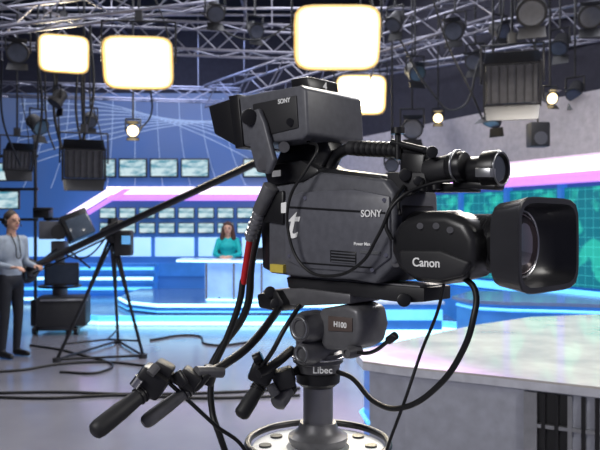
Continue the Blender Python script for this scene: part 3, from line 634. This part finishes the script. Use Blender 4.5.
# rear connectors and cables on the body
cn=mat('connector_grey',(.30,.30,.32),.35,.5)
cyl('camera_connector',Lp(271,186,.085),Lp(259,212,.085),.018,GRY2,cam_,r2=.016,bev=.002); cyl('connector_shell',Lp(259,212,.085),Lp(249,240,.085),.0125,cn,cam_,r2=.010)
for i in range(5):
    a=Lp(258.5-i*1.8,214+i*5,.085); c=Lp(257.6-i*1.8,216.5+i*5,.085); cyl(f'connector_ridge_{i+1}',a,c,.0145,cn,cam_)
cyl('cable_sleeve_red',Lp(250,238,.085),Lp(243,284,.085),.0075,RED,cam_)
tube('camera_cable',[Lp(243,280,.085),Lp(240,300,.09),Lp(226,340,.11),Lp(213,372,.13),Lp(212,410,.14),Lp(220,436,.14),Lp(232,470,.1)],.0075,RUB,cam_)
tube('power_cable_rear',[Lp(262,215,.04),Lp(252,260,.05),Lp(246,310,.05),Lp(220,350,.08),Lp(208,372,.1)],.009,RUB,cam_)
tube('viewfinder_cable',[Lp(x,y,v) for x,y,v in((308,142,.06),(317,150,.085),(306,170,.1),(290,198,.105),(289,235,.105),(303,266,.1),(330,276,.1),(362,262,.1),(378,236,.1),(398,200,.09),(430,184,.05),(455,180,.03))],.0032,RUB,cam_)
tube('lens_cable',[Lp(x,y,v) for x,y,v in((404,186,.05),(392,205,.085),(386,225,.095),(392,240,.09))],.004,RUB,cam_)
tube('top_loop_cable',[Lp(x,y,v) for x,y,v in((425,172,.03),(418,190,.06),(400,200,.07),(400,215,.08))],.0035,RUB,cam_)
tube('demand_cable_large',[Lp(x,y,v) for x,y,v in((462,276,.05),(475,290,.06),(473,320,.08),(462,352,.08),(438,386,.08),(405,407,.08),(375,402,.05),(352,378,.02),(338,372,0))],.0055,RUB,cam_)
tube('demand_cable_thin',[Lp(x,y,v) for x,y,v in((444,284,.06),(438,310,.06),(422,350,.06),(405,400,.08),(386,452,.08),(378,480,.08))],.003,RUB,cam_)
# ---- pan/tilt head and pedestal
ped=empty('camera_pedestal',(O.x,O.y,0))
pr=lambda n,p,a,c,m,bev=.004,seg=2: prism(n,p,a,c,m,bev,seg,ped)
pr('slide_plate',[(286,277),(424,288),(424,302),(404,303),(288,288)],.045,-.045,BLK2,.003)
pr('slide_plate_top',[(290,275),(420,286),(420,289),(290,279)],.04,-.04,GRY2,.001)
pr('wedge_plate',[(262,290),(300,288),(350,294),(350,304),(300,306),(264,302)],.05,-.05,GRY2,.004)
for i,(x,y) in enumerate(((270,292),(276,304),(404,300))): cyl(f'plate_knob_{i+1}',Lp(x,y,.04),Lp(x,y,.075),.013,BLK,ped,bev=.002)
pr('plate_clamp',[(256,294),(276,290),(284,304),(278,312),(258,308)],.07,-.01,BLK,.006)
zq=lambda py,d=1.55: CZ-(py-225)/FP*d
lathe('head_body',(O.x,O.y,zq(372)),UP,[(0,.046),(.02,.05),(.024,.056),(.045,.056),(.05,.048),(.075,.05),(.08,.042),(.085,.03)],GRY2,ped)
torus('head_silver_ring',(O.x,O.y,zq(372)+.035),UP,.0565,.003,SIL,ped)
pr('head_housing',[(318,309),(346,304),(358,309),(361,328),(357,346),(344,352),(322,350),(316,330)],.045,-.05,GRY2,.012,4)
pr('head_label',[(328,316),(352,318),(352,332),(328,331)],.0475,.043,mat('label_brown',(.12,.09,.08),.4),.001)
text('head_lettering','H100',Lp(340,325,.0482),F,UP,.016,WHT,ped)
text('bowl_lettering','Libec',Vector((O.x+.008,O.y-.0585,zq(365))),(1,0,0),UP,.02,WHT,ped)
def drum(n,x,y,v0,v1,r_):
    c=Lp(x,y,v1); a=c-NV*(v1-v0); lathe(n,a,NV,[(0,r_*.9),((v1-v0)*.3,r_),((v1-v0)*.75,r_),((v1-v0)*.85,r_*.9),(v1-v0,r_*.85),(v1-v0,r_*.5),((v1-v0)-.004,r_*.45)],GRY2,ped)
drum('tilt_drag_dial',299,328,.01,.085,.034); drum('pan_drag_dial',301,354,.01,.08,.026); drum('brake_knob',346,353,.02,.06,.013)
torus('dial_ring_tilt',Lp(299,328,.0855),NV,.022,.002,LGR,ped); torus('dial_ring_pan',Lp(301,354,.0805),NV,.016,.002,LGR,ped)
cyl('column_inner',(O.x,O.y,.9),(O.x,O.y,zq(372)),.033,mat('column_grey',(.30,.30,.32),.3,.7),ped)
lathe('bowl_adapter',(O.x,O.y,zq(386)),UP,[(0,.036),(.01,.048),(.03,.05),(.04,.04)],BLK,ped)
lathe('column_collar',(O.x,O.y,zq(444)),UP,[(0,.06),(.012,.066),(.02,.066),(.026,.055),(.035,.045),(.05,.04)],GRY2,ped)
lathe('pedestal_crown',(O.x,O.y,1.06),UP,[(0,.12),(.03,.15),(.045,.15),(.05,.145),(.05,.07),(.02,.06)],CRW,ped,seg=56)
torus('crown_ring',(O.x,O.y,1.12),UP,.155,.008,BLK,ped)
bm=bmesh.new()
for i in range(10):
    a=i*math.pi/5; addcyl(bm,(O.x+.117*math.cos(a),O.y+.117*math.sin(a),1.10),(O.x+.117*math.cos(a),O.y+.117*math.sin(a),1.114),.014,.014,16)
mk('crown_holes',bm,BLK,ped,smooth=True)
lathe('pedestal_column',(O.x,O.y,.2),UP,[(0,.2),(.08,.19),(.1,.15),(.5,.145),(.52,.13),(.87,.125)],BLK2,ped)
torus('steering_wheel',(O.x-.02,O.y,1.0),UP,.235,.013,BLK,ped)
sticks('wheel_spokes',[((O.x+.1*math.cos(a),O.y+.1*math.sin(a),.99),(O.x-.02+.23*math.cos(a),O.y+.23*math.sin(a),1.0),.009) for a in(.6,2.7,4.8)],BLK,ped)
plan('pedestal_skirt',[(O.x+.5*math.cos(a),O.y+.5*math.sin(a)) for a in [k_*math.pi/6+.26 for k_ in range(12)]],.05,.22,GRY2,ped,bev=.02)
for i in range(3):
    a=i*2.094+.5; p=Vector((O.x+.38*math.cos(a),O.y+.38*math.sin(a),.06)); cyl(f'wheel_{i+1}',p-Vector((.03,0,0)),p+Vector((.03,0,0)),.06,BLK,ped)
SP=S
tube('pan_bar_left',[SP(284,300,1.6),SP(272,318,1.5),SP(250,345,1.42),SP(228,362,1.36),SP(200,378,1.3)],.0088,BLK,ped)
tube('pan_bar_lower',[SP(292,350,1.52),SP(272,366,1.45),SP(258,374,1.42)],.010,BLK,ped)
cyl('pan_bar_clamp',SP(212,366,1.33),SP(206,384,1.33),.015,BLK,ped,bev=.003); cyl('pan_bar_joint',SP(222,372,1.34),SP(196,372,1.30),.011,GRY2,ped)
tube('pan_bar_tip',[SP(206,376,1.31),SP(192,388,1.29),SP(178,380,1.27),SP(166,374,1.26)],.009,BLK,ped)
def grip(n,a,c,r_,m):
    a=Vector(a);c=Vector(c);d=c-a;Lh=d.length
    lathe(n,a,d,[(0,r_*.75),(.01,r_),(Lh*.3,r_*.92),(Lh*.55,r_*1.08),(Lh*.9,r_*1.1),(Lh-.004,r_*.95),(Lh,r_*.6)],m,ped,seg=24)
    for i in range(3): 
        p=a+d*(.12+.06*i); torus(f'{n}_rib_{i+1}',p,d,r_*1.0,.0015,BLK,ped)
grip('zoom_grip',SP(152,386,1.25),SP(93,433,1.16),.0150,BLK2)
grip('focus_grip',SP(196,384,1.30),SP(143,424,1.24),.0125,GRY2)
box('zoom_control',SP(152,381,1.25),(.055,.05,.045),BLK,ped,rz=.3,bev=.008,rot=Matrix.Rotation(.6,4,'Y')); box('zoom_control_head',SP(163,370,1.26),(.035,.04,.03),BLK2,ped,bev=.006,rot=Matrix.Rotation(.5,4,'Y'))
cyl('zoom_rocker',SP(150,374,1.22),SP(157,366,1.23),.008,GRY2,ped); cyl('zoom_thumb',SP(176,372,1.26),SP(184,385,1.26),.010,BLK,ped,bev=.002); cyl('zoom_bolt',SP(140,378,1.22),SP(134,386,1.22),.009,SIL,ped)
box('focus_control',SP(190,378,1.3),(.04,.04,.03),BLK2,ped,bev=.006,rot=Matrix.Rotation(.6,4,'Y')); 
grip('right_zoom_grip',SP(262,382,1.5),SP(240,417,1.46),.0155,BLK2)
grip('right_focus_grip',SP(292,384,1.5),SP(276,406,1.46),.016,GRY2)
box('right_control',SP(262,372,1.48),(.05,.05,.045),BLK,ped,bev=.008,rot=Matrix.Rotation(.4,4,'Y')); box('right_control_head',SP(284,378,1.48),(.045,.05,.04),BLK2,ped,bev=.008,rot=Matrix.Rotation(-.3,4,'Y'))
cyl('right_knob',SP(254,360,1.45),SP(262,356,1.45),.012,BLK,ped); cyl('right_knob_lower',SP(270,385,1.45),SP(276,395,1.45),.010,GRY2,ped)
tube('right_bar',[SP(318,350,1.58),SP(300,368,1.54),SP(285,374,1.5),SP(262,370,1.48)],.009,BLK,ped)
tube('lever_right',[Lp(352,352,.03),Lp(372,352,.05),Lp(392,338,.06)],.004,BLK,ped); cyl('lever_knob',Lp(388,341,.06),Lp(396,335,.06),.008,BLK,ped,bev=.002)
tube('grip_cable',[SP(166,380,1.26),SP(190,402,1.3),SP(215,425,1.35),SP(245,450,1.4),SP(255,480,1.4)],.004,RUB,ped)
tube('grip_cable_right',[SP(300,305,1.45),SP(284,330,1.42),SP(272,352,1.42),SP(262,366,1.45)],.005,RUB,ped)
# ------------------------------------------------ unseen area lights, added because the modelled lamps are too dim
def area(name,loc,tgt,size,power,c=(1,1,1),sy=None):
    l=bpy.data.lights.new(name,'AREA'); l.energy=power; l.size=size; l.color=c
    if sy: l.shape='RECTANGLE'; l.size_y=sy
    o=bpy.data.objects.new(name,l); o.location=loc; o.rotation_euler=(Vector(tgt)-Vector(loc)).to_track_quat('-Z','Y').to_euler(); col.objects.link(o)
area('key_light',(-2.2,-.6,3.2),(.1,1.4,1.5),1.2,62,(1,.98,.97))
area('right_key_light',(2.8,.6,3.4),(.6,2.5,1.2),1.0,46,(1,.97,.92))
area('rim_light',(.4,4.6,4.2),(.1,1.5,1.5),1.2,100,(1,.93,.8))
area('desk_top_fill',(2.2,6.5,4.2),(1.8,5.2,.75),1.0,150,(1,.92,.82))
for i,(x,y) in enumerate(((-4,7.5),(0,7.5),(-3.5,11.5),(0.5,11),(3,6.5))): area(f'overhead_fill_{i+1}',(x,y,5.9),(x,y+.3,0),2.2,115,(.88,.9,1))
area('blue_wash',(-2.5,12.8,4.9),(-2.5,15.4,2),3,50,(.35,.5,1),1)
area('anchor_key',(-1.2,9,3.6),(-1.2,12,1.4),.8,40,(1,.95,.9))
w=bpy.data.worlds.new('studio_ambient'); scene.world=w; w.use_nodes=True; w.node_tree.nodes['Background'].inputs[0].default_value=(.42,.42,.6,1); w.node_tree.nodes['Background'].inputs[1].default_value=.22
# ------------------------------------------------ camera
c=bpy.data.cameras.new('photo_camera'); c.sensor_width=36; c.lens=42; c.dof.use_dof=True; c.dof.focus_distance=1.4; c.dof.aperture_fstop=9; c.clip_start=.05
o=bpy.data.objects.new('photo_camera',c); o.location=(0,0,CZ); o.rotation_euler=(math.pi/2,0,0); col.objects.link(o); scene.camera=o
